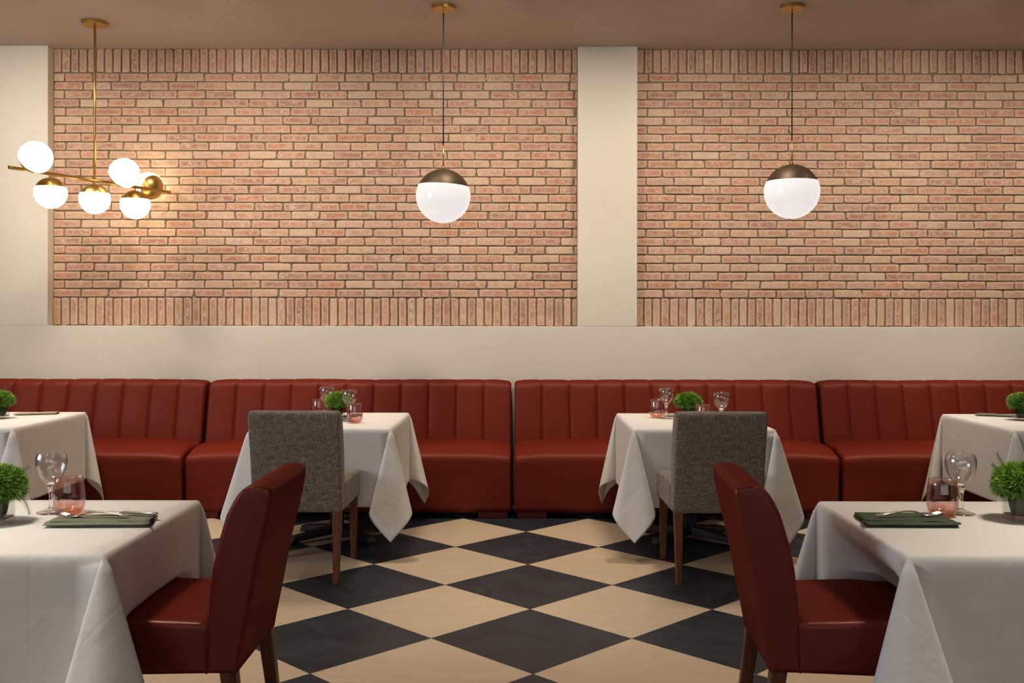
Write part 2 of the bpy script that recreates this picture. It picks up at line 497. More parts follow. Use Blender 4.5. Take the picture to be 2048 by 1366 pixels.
wall_back = struct(mb.build('wall_back', M_PLASTER, smooth=False, bevel=.004, seg=2))
mb = MB(); mb.box(XR, XR + .1, YR, YB + .2, 0, CEIL); struct(mb.build('wall_right', M_ROOM, smooth=False))
# wall on the left with a long window opening
mb = MB()
mb.box(XL - .1, XL, YR, -1.3, 0, CEIL); mb.box(XL - .1, XL, 4.5, YB + .2, 0, CEIL)
mb.box(XL - .1, XL, -1.3, 4.5, 0, .9); mb.box(XL - .1, XL, -1.3, 4.5, 2.95, CEIL)
struct(mb.build('wall_left', M_ROOM, smooth=False))
mb = MB()
for y in (-1.3, .12, 1.56, 3.0, 4.44): mb.box(XL - .08, XL - .02, y, y + .06, .9, 2.95)
for z in (.9, 2.89): mb.box(XL - .075, XL - .025, -1.3, 4.5, z, z + .06)
struct(mb.build('window_1', M_FRAME, smooth=False))
mb = MB()
mb.box(XL, -4.1, YR - .1, YR, 0, CEIL); mb.box(4.1, XR, YR - .1, YR, 0, CEIL)
mb.box(-4.1, 4.1, YR - .1, YR, 0, .8); mb.box(-4.1, 4.1, YR - .1, YR, 3.0, CEIL)
struct(mb.build('wall_front', M_ROOM, smooth=False))
mb = MB()
for x in (-4.1, -2.07, -.03, 2.0, 4.04): mb.box(x, x + .06, YR - .08, YR - .02, .8, 3.0)
for z in (.8, 2.94): mb.box(-4.1, 4.1, YR - .075, YR - .025, z, z + .06)
struct(mb.build('window_2', M_FRAME, smooth=False))

def brick_panel(x0, x1, seed, name):
    rnd = random.Random(seed)
    V = []; Fc = []; C = []; MI = []
    # mortar bed
    nx, nz = int((x1 - x0) / .05), 44
    yb = YB + .013
    for j in range(nz + 1):
        for i in range(nx + 1):
            x = x0 + (x1 - x0) * i / nx; z = LEDGE + (CEIL - LEDGE) * j / nz
            V.append((x, yb + .004 * noise.noise((x * 9, z * 9, seed)), z)); C.append((0, 0, 0, 1))
    for j in range(nz):
        for i in range(nx):
            a = j * (nx + 1) + i
            Fc.append([a, a + 1, a + nx + 2, a + nx + 1]); MI.append(1)
    def brick(bx0, bx1, bz0, bz1):
        w, h = bx1 - bx0, bz1 - bz0
        if w < .012 or h < .012: return
        base = len(V)
        t1, t2 = rnd.random(), rnd.random()
        if rnd.random() < .25: t1 = t1 ** 2
        dep = rnd.uniform(-.0025, .0025); tx = rnd.uniform(-.010, .010); tz = rnd.uniform(-.03, .03)
        mx, mz = (bx0 + bx1) / 2, (bz0 + bz1) / 2
        rads = [min(rnd.choice((.003, .005, .007, .010, .016)), min(w, h) * .3) for _ in range(4)]
        rads = [r / 1.2 for r in rads]
        poly = resample(round_poly([(bx0, bz0), (bx1, bz0), (bx1, bz1), (bx0, bz1)], rads, 3), .016)
        ang = rnd.uniform(-.006, .006) * (.21 / max(w, h))
        P = []
        for p in poly:
            d = Vector((p.x - mx, p.y - mz))
            d = Vector((d.x - ang * d.y, d.y + ang * d.x))
            k = noise.noise((p.x * 55, p.y * 55, seed + t1 * 9)) * .0020 + noise.noise((p.x * 14, p.y * 14, t2 * 9)) * .0014
            P.append((d, 1 + k / max(.012, min(w, h) / 2)))
        n = len(P)
        sx, sz = w / 2, h / 2
        for (ins, dp, ed) in ((0, .015, 1), (0, .0035, 1), (.0028, .0008, 1), (.0085, 0, .75), (.016, 0, 0)):
            for (d, k) in P:
                fx = max(.05, 1 - ins / sx); fz = max(.05, 1 - min(ins, sz * .8) / sz)
                X = mx + d.x * k * fx; Z = mz + d.y * k * fz
                X = min(max(X, x0 + .001), x1 - .001); Z = min(Z, CEIL - .001)
                yy = YB + dp + dep + tx * d.x + tz * d.y * .3 + .0016 * noise.noise((X * 22, Z * 22, t1 * 7))
                V.append((X, yy, Z)); C.append((t1, t2, ed, 1))
        for s in range(4):
            for i in range(n):
                j = (i + 1) % n
                Fc.append([base + s*n + i, base + s*n + j, base + (s+1)*n + j, base + (s+1)*n + i]); MI.append(0)
        Fc.append([base + 4*n + i for i in range(n)]); MI.append(0)
    SP = .0654
    def soldiers(z0, z1):
        x = x0 + .002; k = 0
        while x < x1 - .015:
            w = rnd.uniform(.050, .056)
            brick(x, min(x + w, x1 - .003), z0 + rnd.uniform(0, .003), z1 - rnd.uniform(0, .003))
            x += w + (SP - .053)
    zt = 3.217      # underside of the top soldier course
    zb = 1.518      # top of the bottom soldier course
    soldiers(LEDGE + .002, zb - .004)
    soldiers(zt + .006, CEIL)
    rows = 26; ph = (zt - zb) / rows
    LB = .2155
    for r in range(rows):
        z0 = zb + r * ph + .0045; z1 = zb + (r + 1) * ph - .0045
        off = (0.0 if r % 2 == 0 else -.125) + rnd.uniform(-.008, .008)
        x = x0 + .002 + off
        if x > x0 + .012: x -= LB
        while x < x1 - .012:
            l = LB - .012 + rnd.uniform(-.006, .004)
            a, b_ = max(x, x0 + .002), min(x + l, x1 - .002)
            dz = rnd.uniform(-.0015, .0015)
            brick(a, b_, z0 + dz, z1 + dz + rnd.uniform(-.001, .001))
            x += l + rnd.uniform(.009, .015)
    o = mesh(name, V, Fc, [M_BRICK, M_MORTAR], wall_back, True, MI, col=C)
    return o
brick_panel(PX0, PX1, 3, 'brick_panel')
brick_panel(PX2, 4.9, 11, 'brick_panel')

# ------------------------------------------------------------------ banquettes
def smooth01(x): x = min(1, max(0, x)); return x * x * (3 - 2 * x)
def banquette(xl, xr, label):
    root = thing('banquette', label, 'sofa', ((xl + xr) / 2, 7.0, 0), 0, 'red channel-back banquette sections along the wall')
    w = (xr - xl) / 2 - .004
    # seat block, profile in (y, z) relative to y = 7.0
    pts = [(-.245, .045), (.28, .045), (.28, .492), (.10, .492), (-.10, .483), (-.265, .437)]
    poly = resample(round_poly(pts, [0, 0, .03, .2, .3, .062], 8), .03)
    def sd(x, i, p, n):
        e = max(0.0, (abs(x) - (w - .30)) / .30)
        if p.y > .30:
            k = (p.y - .30) / .19
            return Vector((0, 0, -.022 * e * e * k + .004 * noise.noise((x * 3 + xl, p.x * 4, 1))))
        return Vector((0, .004 * noise.noise((x * 3 + xl, p.y * 5, 2)), 0))
    extrude_round(poly, -w, w, .022, 'seat', M_BANQ, root, nx=40, disp=sd)
    # welt where top and front of the seat meet, following the rounded front edge
    # channelled backrest
    pts = [(.155, .455), (.44, .455), (.44, .895), (.375, .910), (.268, .905)]
    poly = resample(round_poly(pts, [0, 0, .05, .08, .075], 8), .026)
    nch = 11; cw = 2 * w / nch
    def bd(x, i, p, n):
        u = (x + w) / cw; fr = u - math.floor(u); c = min(fr, 1 - fr) * cw
        if u < .12 or u > nch - .12: c = cw / 2
        top = 1 - .75 * smooth01((p.y - .85) / .05)
        bul = .017 * (1 - exp(-c / .010)) - .017 + .0035 * sin(pi * fr)
        k = top if (p.x < .42 and p.y > .46) else 0.0
        e = max(0.0, (abs(x) - (w - .16)) / .16)
        z = -.012 * e * e * max(0, (p.y - .8) / .1) + .004 * noise.noise((x * 2.2 + xl * 3, 0, 5)) * max(0, (p.y - .7) / .2)
        return Vector((0, n.x * bul * k, n.y * bul * k + z))
    xs = []
    for c in range(nch):
        for t in (0, .012, .03, .06, .12, .25, .5, .75, .88, .94, .97, .988):
            x = -w + (c + t) * cw
            if -w + .026 < x < w - .026: xs.append(x)
    extrude_round(poly, -w, w, .024, 'backrest', M_BANQ, root, disp=bd, xs=xs)
    mb = MB(); mb.box(-w + .03, w - .03, -.20, .40, .03, .06); mb.build('plinth', M_DARK, root, smooth=False)
    for sx in (-1, 1):
        for y in (-.235, .30):
            mb = MB(); x = sx * (w - .12)
            mb.box(x - .10, x + .10, y, y + .07, 0, .046); mb.build('foot', M_REDCH, root, smooth=False, bevel=.004)
    return root
banquette(-4.475, -2.262, 'red channel-back banquette section at the far left, behind the left edge table')
banquette(-2.246, -.030, 'red channel-back banquette section behind the left grey chair')
banquette(-.014, 2.200, 'red channel-back banquette section right of the middle seam, behind the right grey chair')
banquette(2.216, 4.43, 'red channel-back banquette section at the far right, behind the right edge table')

# ------------------------------------------------------------------ chairs
CW = .462
def chair(name, label, loc, rz, mat, group, seam):
    t = thing(name, label, 'chair', loc, rz, group)
    # local: y = forward, y = 0 rear face at the bottom of the backrest
    rear = [(0, .362), (-.012, .43), (-.027, .50), (-.056, .66), (-.086, .775), (-.103, .868)]
    front = [(-.020, .880), (.003, .855), (.028, .805), (.050, .730), (.067, .655), (.077, .561), (.083, .47), (.086, .362)]
    pts = [Vector(p) for p in rear + [(-.092, .884), (-.055, .891)] + front]
    sp = []
    for i in range(len(pts)):
        if i in (0, len(pts) - 1): sp.append(pts[i]); continue
        a, b_, c_ = pts[i - 1], pts[i], pts[i + 1]
        sp += [a.lerp(b_, .75), b_.lerp(c_, .25)]
    poly = resample(sp, .0155)
    extrude_round(poly, -CW/2, CW/2, .014, 'backrest', mat, t, nx=8,
                  disp=lambda x, i, p, n: Vector((0, n.x * .004 * cos(x / CW * pi) * (1 if p.y > .4 else 0), 0)))
    # seat
    pts = [(.075, .362), (.565, .352), (.577, .498), (.34, .516), (.075, .506)]
    poly = resample(round_poly(pts, [0, 0, .030, .3, 0], 6), .03)
    extrude_round(poly, -CW/2 - .003, CW/2 + .003, .018, 'seat', mat, t, nx=8,
                  disp=lambda x, i, p, n: Vector((0, 0, .006 * cos(x / CW * pi) * (1 if p.y > .45 else 0))))
    # stitched seams along both sides of the backrest and the seat
    for s in (-1, 1):
        mb = MB(); X = s * (CW / 2 - .0045)
        mb.tube([(X, p[0] - .004, p[1] - (.004 if p[1] > .85 else 0)) for p in front[::-1]] + [(X, -.055, .886), (X, -.090, .880)], .0022, 6)
        mb.build('back_seam', seam, t)
        mb = MB(); X = s * (CW / 2 - .002)
        mb.tube([(X, .10, .500), (X, .32, .505), (X, .54, .493)], .0022, 6)
        mb.build('seat_seam', seam, t)
    for s in (-1, 1):
        for (y0, y1, w0, w1) in ((.026, -.020, .046, .031), (.528, .536, .046, .030)):
            mb = MB(); x = s * (CW / 2 - .030); v = []
            for (z, yy, w, xx) in ((.37, y0, w0, x), (.0, y1, w1, x + s * .002)):
                h = w / 2
                v += [(xx - h, yy - h, z), (xx + h, yy - h, z), (xx + h, yy + h, z), (xx - h, yy + h, z)]
            mb.add(v, [(0, 1, 2, 3), (7, 6, 5, 4), (0, 4, 5, 1), (1, 5, 6, 2), (2, 6, 7, 3), (3, 7, 4, 0)])
            mb.build('leg', M_WOOD, t, smooth=False, bevel=.005, seg=3)
    return t
M_SEAMG = simple('grey_seam_thread', (.10, .085, .07), .8)
chair('dining_chair', 'grey heathered fabric dining chair at the table left of centre', (-1.120, 5.105, 0), 0, M_LINEN, 'grey fabric chairs with their backs to the viewer', M_SEAMG)
chair('dining_chair', 'grey heathered fabric dining chair at the table right of centre', (1.036, 5.095, 0), 0, M_LINEN, 'grey fabric chairs with their backs to the viewer', M_SEAMG)
chair('dining_chair', 'red leather dining chair pulled up to the near left table', (-.779, 3.0, 0), R(90), M_REDCH, 'red leather chairs at the near tables', M_SEAM)
chair('dining_chair', 'red leather dining chair pulled up to the near right table', (.729, 3.015, 0), R(-93.5), M_REDCH, 'red leather chairs at the near tables', M_SEAM)

# ------------------------------------------------------------------ tables and tablecloths
TH = .7245
def table(cx, cy, w, d, label, base=(.27, .21), bc=(0, 0)):
    t = thing('dining_table', label, 'table', (cx, cy, 0), 0, 'pedestal tables under white cloths')
    mb = MB(); mb.box(-w/2, w/2, -d/2, d/2, TH - .028, TH); mb.build('tabletop', M_BOARD, t, smooth=False, bevel=.004)
    bx, by = bc
    mb = MB(); mb.box(bx - .038, bx + .038, by - .038, by + .038, .06, TH - .028); mb.build('column', M_IRON, t, smooth=False, bevel=.006)
    mb = MB(); mb.box(bx - .2, bx + .2, by - .2, by + .2, TH - .045, TH - .028); mb.build('mounting_plate', M_IRON, t, smooth=False)
    for sx in (-1, 1):
        for sy in (-1, 1):
            ex, ey = bx + sx * base[0], by + sy * base[1]
            d_ = Vector((ex - bx, ey - by, 0)).normalized(); s_ = Vector((-d_.y, d_.x, 0)) * .031
            v = []
            for (k, z0, z1, ww) in ((0.0, .035, .085, 1.15), (.75, .018, .052, 1.0), (.93, .010, .046, 1.0), (1.0, .0, .018, .9)):
                p = Vector((bx + (ex - bx) * k, by + (ey - by) * k, 0))
                for (sg, z) in ((-1, z0), (1, z0), (1, z1), (-1, z1)): v.append(p + s_ * sg * ww + Vector((0, 0, z)))
            f = [(3, 2, 1, 0), (12, 13, 14, 15)]
            for i in range(3):
                for k in range(4):
                    f.append((i*4 + k, i*4 + (k+1) % 4, (i+1)*4 + (k+1) % 4, (i+1)*4 + k))
            mb = MB(); mb.add(v, f)
            # adjustable glide under the end
            p = Vector((bx + (ex - bx) * .9, by + (ey - by) * .9, 0))
            mb.lathe([(0, 0), (.016, 0), (.016, .012), (0, .012)], 12, 0, Matrix.Translation(p))
            mb.build('base_arm', M_IRON, t, smooth=False, bevel=.004)
    return t

def smooth01(x): x = min(1, max(0, x)); return x * x * (3 - 2 * x)

def cloth(cx, cy, w, d, drop, corners, label, seed=0, tuck=None, wave=.012, ymax=None):
    """corners: dict (sx, sy) -> (psi degrees towards the y side, size, squash)"""
    rnd = random.Random(seed)
    zt = TH + .004; r = .014
    def axis(half):
        a = []
        n = 14
        for k in range(n + 1): a.append(-half + 2 * half * k / n)
        m = 36
        ext = [.004, .008, .014, .022] + [.022 + (drop - .022) * k / m for k in range(1, m + 1)]
        return [-half - e for e in ext[::-1]] + a + [half + e for e in ext]
    hx, hy = w / 2 + .003, d / 2 + .003
    A, B = axis(hx), axis(hy)
    V = []; UV = []
    p1, p2 = rnd.uniform(0, 9), rnd.uniform(0, 9)
    for b in B:
        for a in A:
            sa, sb = max(0, abs(a) - hx), max(0, abs(b) - hy)
            sx, sy = (1 if a > 0 else -1), (1 if b > 0 else -1)
            X = max(-hx, min(hx, a)); Y = max(-hy, min(hy, b))
            if sa == 0 and sb == 0:
                z = zt + .0015 * noise.noise((a * 3 + seed, b * 3, 0))
                V.append((cx + X, cy + Y, z)); UV.append((a, b)); continue
            rho = sqrt(sa * sa + sb * sb); th = atan2(sb, sa)
            k = 1 - exp(-rho / r)
            ox, oy = r * k * cos(th), r * k * sin(th)
            down = rho - .45 * r * k
            lx = ly = 0.0
            if sa > 0 and sb > 0:
                psi, size, sq = corners[(sx, sy)][:3]
                psi = R(psi); phi = th / (pi / 2) * 2 * pi
                # loop on the unit sphere, starts and ends straight down
                cxr, cyr = -cos(phi), -sin(phi)         # relative to centre, start pointing back to origin
                u = size * (1 + cxr) * sq; v_ = size * cyr * (1.0 / max(.6, sq)) ** .5
                # small secondary pleats
                pl = .035 * sin(3 * phi + seed) * sin(phi / 2) ** 2
                u = max(0.0, u + pl * .6)
                lx = (u * cos(psi) - v_ * sin(psi)); ly = (u * sin(psi) + v_ * cos(psi))
                # no material may pass behind the hanging faces
                m_ = max(0.0, .02 - max(lx, ly)) if rho > 0 else 0
                g = smooth01(rho / .05)
                lx *= g; ly *= g
                dn = sqrt(max(.2, 1 - lx * lx - ly * ly))
                X += sx * (ox + lx * rho); Y += sy * (oy + ly * rho); z = zt - down * dn
            elif sa > 0:
                q = noise.noise((b * 3.2 + p1, sx * 5.0, 1.0)) ; q2 = noise.noise((b * 8 + p2, sx * 3.0, 2.0))
                edge = smooth01((hy - abs(b)) / .12)
                out = ((q + .3) * wave + q2 * wave * .35) * (sa / drop) ** 1.3 * edge
                X += sx * (ox + max(out, -.004)); z = zt - down
                if tuck and tuck[0] == sx:
                    _, y0, y1, zs, inw, wid = tuck
                    g = smooth01((cy + Y - y0 + .035) / .03) * smooth01((y1 + .035 - cy - Y) / .03)
                    gi = smooth01((cy + Y - y0 + wid) / wid) * smooth01((y1 + .08 - cy - Y) / .08)
                    hh = zt - zs
                    if down < hh:
                        tgt = -inw * smooth01((down - .03) / (hh - .03)) ** .9 if down > .03 else 0
                        X += sx * tgt * gi
                    else:
                        e = down - hh
                        z = z * (1 - g) + (zs + .004 + .0005 * sin(e * 60)) * g
                        X += sx * (-inw * gi - e * .9 * g)
            else:
                q = noise.noise((a * 3.2 + p2, sy * 5.0, 4.0)); q2 = noise.noise((a * 8 + p1, sy * 3.0, 6.0))
                edge = smooth01((hx - abs(a)) / .12)
                out = ((q + .3) * wave + q2 * wave * .35) * (sb / drop) ** 1.3 * edge
                Y += sy * (oy + max(out, -.004)); z = zt - down
            if ymax and z < .46: Y = min(Y, ymax - cy)
            V.append((cx + X, cy + Y, z)); UV.append((a, b))
    n = len(A); Fc = []
    for j in range(len(B) - 1):
        for i in range(n - 1):
            Fc.append([j*n + i, j*n + i + 1, (j+1)*n + i + 1, (j+1)*n + i])
    o = mesh('tablecloth', V, Fc, M_CLOTH, None, True, uv=UV)
    so = o.modifiers.new('thickness', 'SOLIDIFY'); so.thickness = .0012; so.offset = 1
    tag(o, label, 'tablecloth', 'white tablecloths')
    # origin at the table centre
    o.data.transform(Matrix.Translation((-cx, -cy, -TH))); o.location = (cx, cy, TH)
    return o

TW, TD = .787, .955
def std(fl, fr, rl, rr): return {(-1, -1): fl, (1, -1): fr, (-1, 1): rl, (1, 1): rr}
DROP = .452
# centre pair: table long side in depth
T = [(-1.118, 6.170), (1.076, 6.155), (-3.282, 6.18), (3.240, 6.14)]
table(T[0][0], T[0][1], TW, TD, 'black pedestal table with crossed feet, at the left grey chair', (.25, .20), (.01, .0))
table(T[1][0], T[1][1], TW, TD, 'black pedestal table with crossed feet, at the right grey chair', (.25, .20), (.0, .0))
table(T[2][0], T[2][1], TW, TD, 'pedestal table under the white cloth at the left edge of the picture, by the banquette')
table(T[3][0], T[3][1], TW, TD, 'pedestal table under the white cloth at the right edge of the picture, by the banquette')
cloth(T[0][0], T[0][1], TW, TD, DROP, std((75, .20, .65), (84, .19, .65), (38, .14, .7), (38, .15, .7)), 'white tablecloth with hanging corner points, behind the left grey chair', 1, ymax=6.728)
cloth(T[1][0], T[1][1], TW, TD, DROP, std((86, .19, .65), (76, .20, .65), (38, .14, .7), (38, .15, .7)), 'white tablecloth with hanging corner points, behind the right grey chair', 2, ymax=6.728)
cloth(T[2][0], T[2][1], TW, TD, DROP, std((75, .20, .65), (80, .19, .65), (38, .14, .7), (40, .12, .8)), 'white tablecloth at the left edge of the picture, by the banquette', 3, ymax=6.728)
cloth(T[3][0], T[3][1], TW, TD, DROP, std((80, .20, .65), (84, .19, .65), (40, .12, .8), (38, .15, .7)), 'white tablecloth at the right edge of the picture, by the banquette', 4, ymax=6.728)
NW, ND = .99, .775
NT = [(-1.590, 3.025), (1.543, 3.025)]
table(NT[0][0], NT[0][1], NW, ND, 'pedestal table under the white cloth in the left foreground, by the red chair')
table(NT[1][0], NT[1][1], NW, ND, 'pedestal table under the white cloth in the right foreground, by the red chair')
cloth(NT[0][0], NT[0][1], NW, ND, DROP, std((60, .21, .7), (70, .21, .65), (50, .18, .7), (50, .15, .7)), 'white tablecloth in the left foreground, hanging down on the red chair seat', 5, (1, 2.77, 3.23, .522, .010, .04))
cloth(NT[1][0], NT[1][1], NW, ND, DROP, std((84, .22, .65), (60, .20, .7), (55, .18, .7), (50, .18, .7)), 'white tablecloth in the right foreground, tucked in behind the red chair seat', 6, (-1, 2.79, 3.24, .522, .15, .15))

# ------------------------------------------------------------------ lamps
def globe_cap(mbg, mbc, r, M, frac=.36):
    """opal sphere with a brass cap towards local +z"""
    a0 = math.asin(frac)
    prof = [(r * cos(a), r * sin(a)) for a in [-pi/2 + (pi/2 + a0) * k / 28 for k in range(29)]]
    prof[0] = (0, -r)
    mbg.lathe(prof + [(r * .85 * cos(a0), r * frac), (0, r * frac)], 48, 0, M)
    rc = r * .985
    prof = [(rc * cos(a), rc * sin(a)) for a in [a0 + (pi/2 - a0) * k / 16 for k in range(17)]]
    prof[-1] = (0, rc)
    mbc.lathe([(0, rc * frac + .001), (rc * cos(a0) - .002, rc * frac + .001)] + prof, 48, 0, M)

def pendant(loc, zc, r, label, tilt):
    t = thing('pendant_lamp', label, 'lamp', loc, 0, 'globe pendants on black cords')
    h = CEIL - loc[2]
    mb = MB(); mb.lathe([(0, h), (.077, h), (.077, h - .022), (.075, h - .024), (0, h - .024)], 40)
    mb.build('canopy', M_BRASS, t, auto=30)
    mb = MB(); mb.lathe([(0, h - .024), (.0045, h - .024), (.0045, h - .040), (0, h - .040)], 12); mb.build('cord_grip', M_BRASS, t)
    mb = MB(); mb.tube([(0, 0, h - .03), (0, 0, zc + r + .15)], .0042, 8); mb.build('cord', M_CABLE, t)
    mb = MB(); mb.tube([(0, 0, zc + r - .004), (0, 0, zc + r + .155)], .0050, 12)
    mb.lathe([(0, 0), (.011, 0), (.011, .012), (.007, .018), (0, .018)], 16, 0, Matrix.Translation((0, 0, zc + r - .004)))
    mb.build('stem', M_BRASS, t)
    g, c = MB(), MB()
    globe_cap(g, c, r, Matrix.Translation((0, 0, zc)) @ Matrix.Rotation(R(tilt), 4, 'Y'), .36)
    g.build('globe', M_OPAL, t, auto=50); c.build('cap', M_BRONZE, t, auto=50)
    return t
pendant((-.477, 6.51, CEIL - .0), 2.161 - CEIL, .178, 'white globe pendant with a dark brass cap, in front of the left brick panel', 3)
pendant((1.797, 6.49, CEIL - .0), 2.191 - CEIL, .178, 'white globe pendant with a dark brass cap, in front of the right brick panel', 0)

def cluster():
    P0 = Vector((-3.237, 6.35, 2.3196)); P1 = Vector((-2.565, 7.38, 2.2915))
    mid = P0.lerp(P1, .495)
    t = thing('chandelier', 'brass bar chandelier with six white globes, at the left in front of the brick', 'lamp', (mid.x, mid.y, CEIL))
    O = Vector((mid.x, mid.y, CEIL))
    mb = MB(); mb.lathe([(0, 0), (.085, 0), (.085, -.024), (.083, -.026), (0, -.026)], 40); mb.build('canopy', M_BRASS, t, auto=30)
    mb = MB(); mb.tube([(0, 0, -.02), tuple(mid - O)], .0085, 14); mb.build('rod', M_BRASS, t)
    mb = MB(); mb.tube([tuple(P0 - O), tuple(P1 - O)], .0115, 16); mb.build('bar', M_BRASS, t, auto=50)
    d = (P1 - P0).normalized(); side = Vector((.837, -.546, 0))
    r = .1035
    def ball(tt, off):
        a = P0.lerp(P1, tt) - O
        c = a + off; ax = (-off).normalized()
        M = Matrix.Translation(c) @ Vector((0, 0, 1)).rotation_difference(ax).to_matrix().to_4x4()
        g, cp, st = MB(), MB(), MB()
        globe_cap(g, cp, r, M, .36)
        go = g.build('globe', M_OPALC, t, auto=50); cp.build('cap', M_BRASS, go, auto=50)
        st.tube([tuple(a), tuple(c + ax * (r - .004))], .006, 12); st.build('stem', M_BRASS, go)
    ball(.232, Vector((0, 0, -.126))); ball(.495, Vector((0, 0, -.126))); ball(.757, Vector((0, 0, -.126)))
    ball(.096, side * .104 + Vector((0, 0, .072))); ball(.623, side * .106 + Vector((0, 0, .066)))
    ball(.922, -side * .118 + Vector((0, 0, .040)))
cluster()

# ------------------------------------------------------------------ table-top things
ZT = TH + .0062
K = 1.0435       # table-top things: size factor
def TP(x, y): return (x * K, y * K, ZT)
def goblet(name, label, loc, first=[None]):
    if first[0]: return dup(first[0], label, loc, 0, 'clear stemmed goblets')
    t = thing(name, label, 'glass', loc, 0, 'clear stemmed goblets'); t.scale = (K, K, K)
    outer = [(.014, .086), (.018, .092), (.027, .103), (.0375, .121), (.0435, .138), (.0460, .153), (.0455, .166), (.0425, .177), (.0395, .184)]
    inner = [(.0384, .184), (.0412, .177), (.0441, .166), (.0446, .153), (.0420, .138), (.0358, .122), (.0245, .105), (.012, .0975), (0, .096)]
    mb = MB(); mb.lathe(outer, 40); mb.lathe([outer[-1], (.0390, .1848), inner[0]] + inner[1:], 40)
    mb.build('bowl', M_GLASS, t)
    mb = MB(); mb.lathe([(0, .0945), (.010, .092), (.0142, .0865), (.0115, .078), (.0085, .066), (.0068, .050), (.0066, .032), (.0085, .020), (.0095, .0145), (0, .0140)][::-1], 24)
    mb.build('stem', M_STEMG, t)
    mb = MB(); mb.lathe([(0, 0), (.040, 0), (.0425, .0015), (.0415, .0035), (.030, .0060), (.018, .0100), (.0105, .0136), (0, .0137)], 36)
    mb.build('foot', M_GLASS, t)
    first[0] = t; return t
def tumbler(label, loc, first=[None]):
    if first[0]: return dup(first[0], label, loc, 0, 'pink stemless tumblers')
    t = thing('tumbler', label, 'glass', loc, 0, 'pink stemless tumblers'); t.scale = (K, K, K)
    outer = [(0, .0), (.024, .0), (.031, .0025), (.0385, .011), (.0440, .023), (.0462, .037), (.0460, .055), (.0445, .075), (.0420, .096), (.0402, .112)]
    inner = [(.0391, .112), (.0408, .096), (.0432, .075), (.0448, .055), (.0449, .038), (.0425, .025), (.036, .0145), (.026, .009), (0, .0085)]
    mb = MB(); mb.lathe(outer[3:] + [(.0397, .1126)] + inner[:-3], 40); mb.build('wall', M_PINK, t)
    mb = MB(); mb.lathe(outer[:4], 40); mb.lathe(inner[-4:], 40); mb.build('base', M_PINKB, t)
    first[0] = t; return t

def blade_ball(r, h, count, seed, cx=0, cz=0, ln=.026, wd=.0013):
    rnd = random.Random(seed); V = []; Fc = []; C = []
    nt_ = count
    for k in range(nt_):
        # tufts on a squashed dome
        z = 1 - 1.62 * (k + .5) / nt_; a = k * 2.39996
        q = sqrt(max(0, 1 - z * z))
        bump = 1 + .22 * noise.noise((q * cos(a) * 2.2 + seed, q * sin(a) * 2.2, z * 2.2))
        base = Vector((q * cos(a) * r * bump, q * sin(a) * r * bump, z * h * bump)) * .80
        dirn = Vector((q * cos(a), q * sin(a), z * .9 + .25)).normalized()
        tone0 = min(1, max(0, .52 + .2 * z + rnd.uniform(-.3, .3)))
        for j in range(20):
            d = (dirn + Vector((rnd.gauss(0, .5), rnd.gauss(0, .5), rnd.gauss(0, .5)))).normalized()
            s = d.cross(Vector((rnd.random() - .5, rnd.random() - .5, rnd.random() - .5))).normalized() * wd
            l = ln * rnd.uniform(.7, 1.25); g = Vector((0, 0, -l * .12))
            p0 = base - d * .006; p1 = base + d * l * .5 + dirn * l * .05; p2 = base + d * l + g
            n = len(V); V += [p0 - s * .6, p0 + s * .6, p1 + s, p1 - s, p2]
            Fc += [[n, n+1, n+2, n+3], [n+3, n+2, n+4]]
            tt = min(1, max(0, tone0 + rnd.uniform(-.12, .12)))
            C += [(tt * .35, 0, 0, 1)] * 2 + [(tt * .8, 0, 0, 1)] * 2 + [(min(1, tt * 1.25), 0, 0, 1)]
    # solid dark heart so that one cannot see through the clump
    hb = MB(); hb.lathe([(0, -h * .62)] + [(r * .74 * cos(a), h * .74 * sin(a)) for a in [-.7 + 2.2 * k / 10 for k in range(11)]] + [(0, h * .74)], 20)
    n = len(V); V += [Vector(p) for p in hb.v]; Fc += [[n + i for i in q] for q in hb.f]; C += [(.0, 0, 0, 1)] * len(hb.v)
    V = [Vector((v.x + cx, v.y, v.z + cz)) for v in V]
    return V, Fc, C

def sprig(base, d, ln, seed, droop=0):
    rnd = random.Random(seed); V = []; Fc = []; C = []
    d = Vector(d).normalized(); p = Vector(base); n_ = 14
    pts = []
    for i in range(n_ + 1):
        pts.append(p.copy()); d = (d + Vector((0, 0, -droop))).normalized(); p = p + d * ln / n_
    side = d.cross(Vector((.3, -1, .2))).normalized()
    mb = MB(); mb.tube([tuple(q) for q in pts], .0007, 5)
    V += [Vector(v) for v in mb.v]; Fc += mb.f; C += [(.25, 0, 0, 1)] * len(mb.v)
    for i in range(2, n_ + 1):
        for s in (-1, 1):
            dd = (side * s + (pts[i] - pts[i - 1]).normalized() * 1.1).normalized()
            l = .020 * (1 - .5 * i / n_); w = Vector((0, -1, 0)).cross(dd).normalized() * .0009
            n = len(V); V += [pts[i] - w, pts[i] + w, pts[i] + dd * l]; Fc.append([n, n + 1, n + 2]); C += [(.3, 0, 0, 1)] * 3
    return V, Fc, C

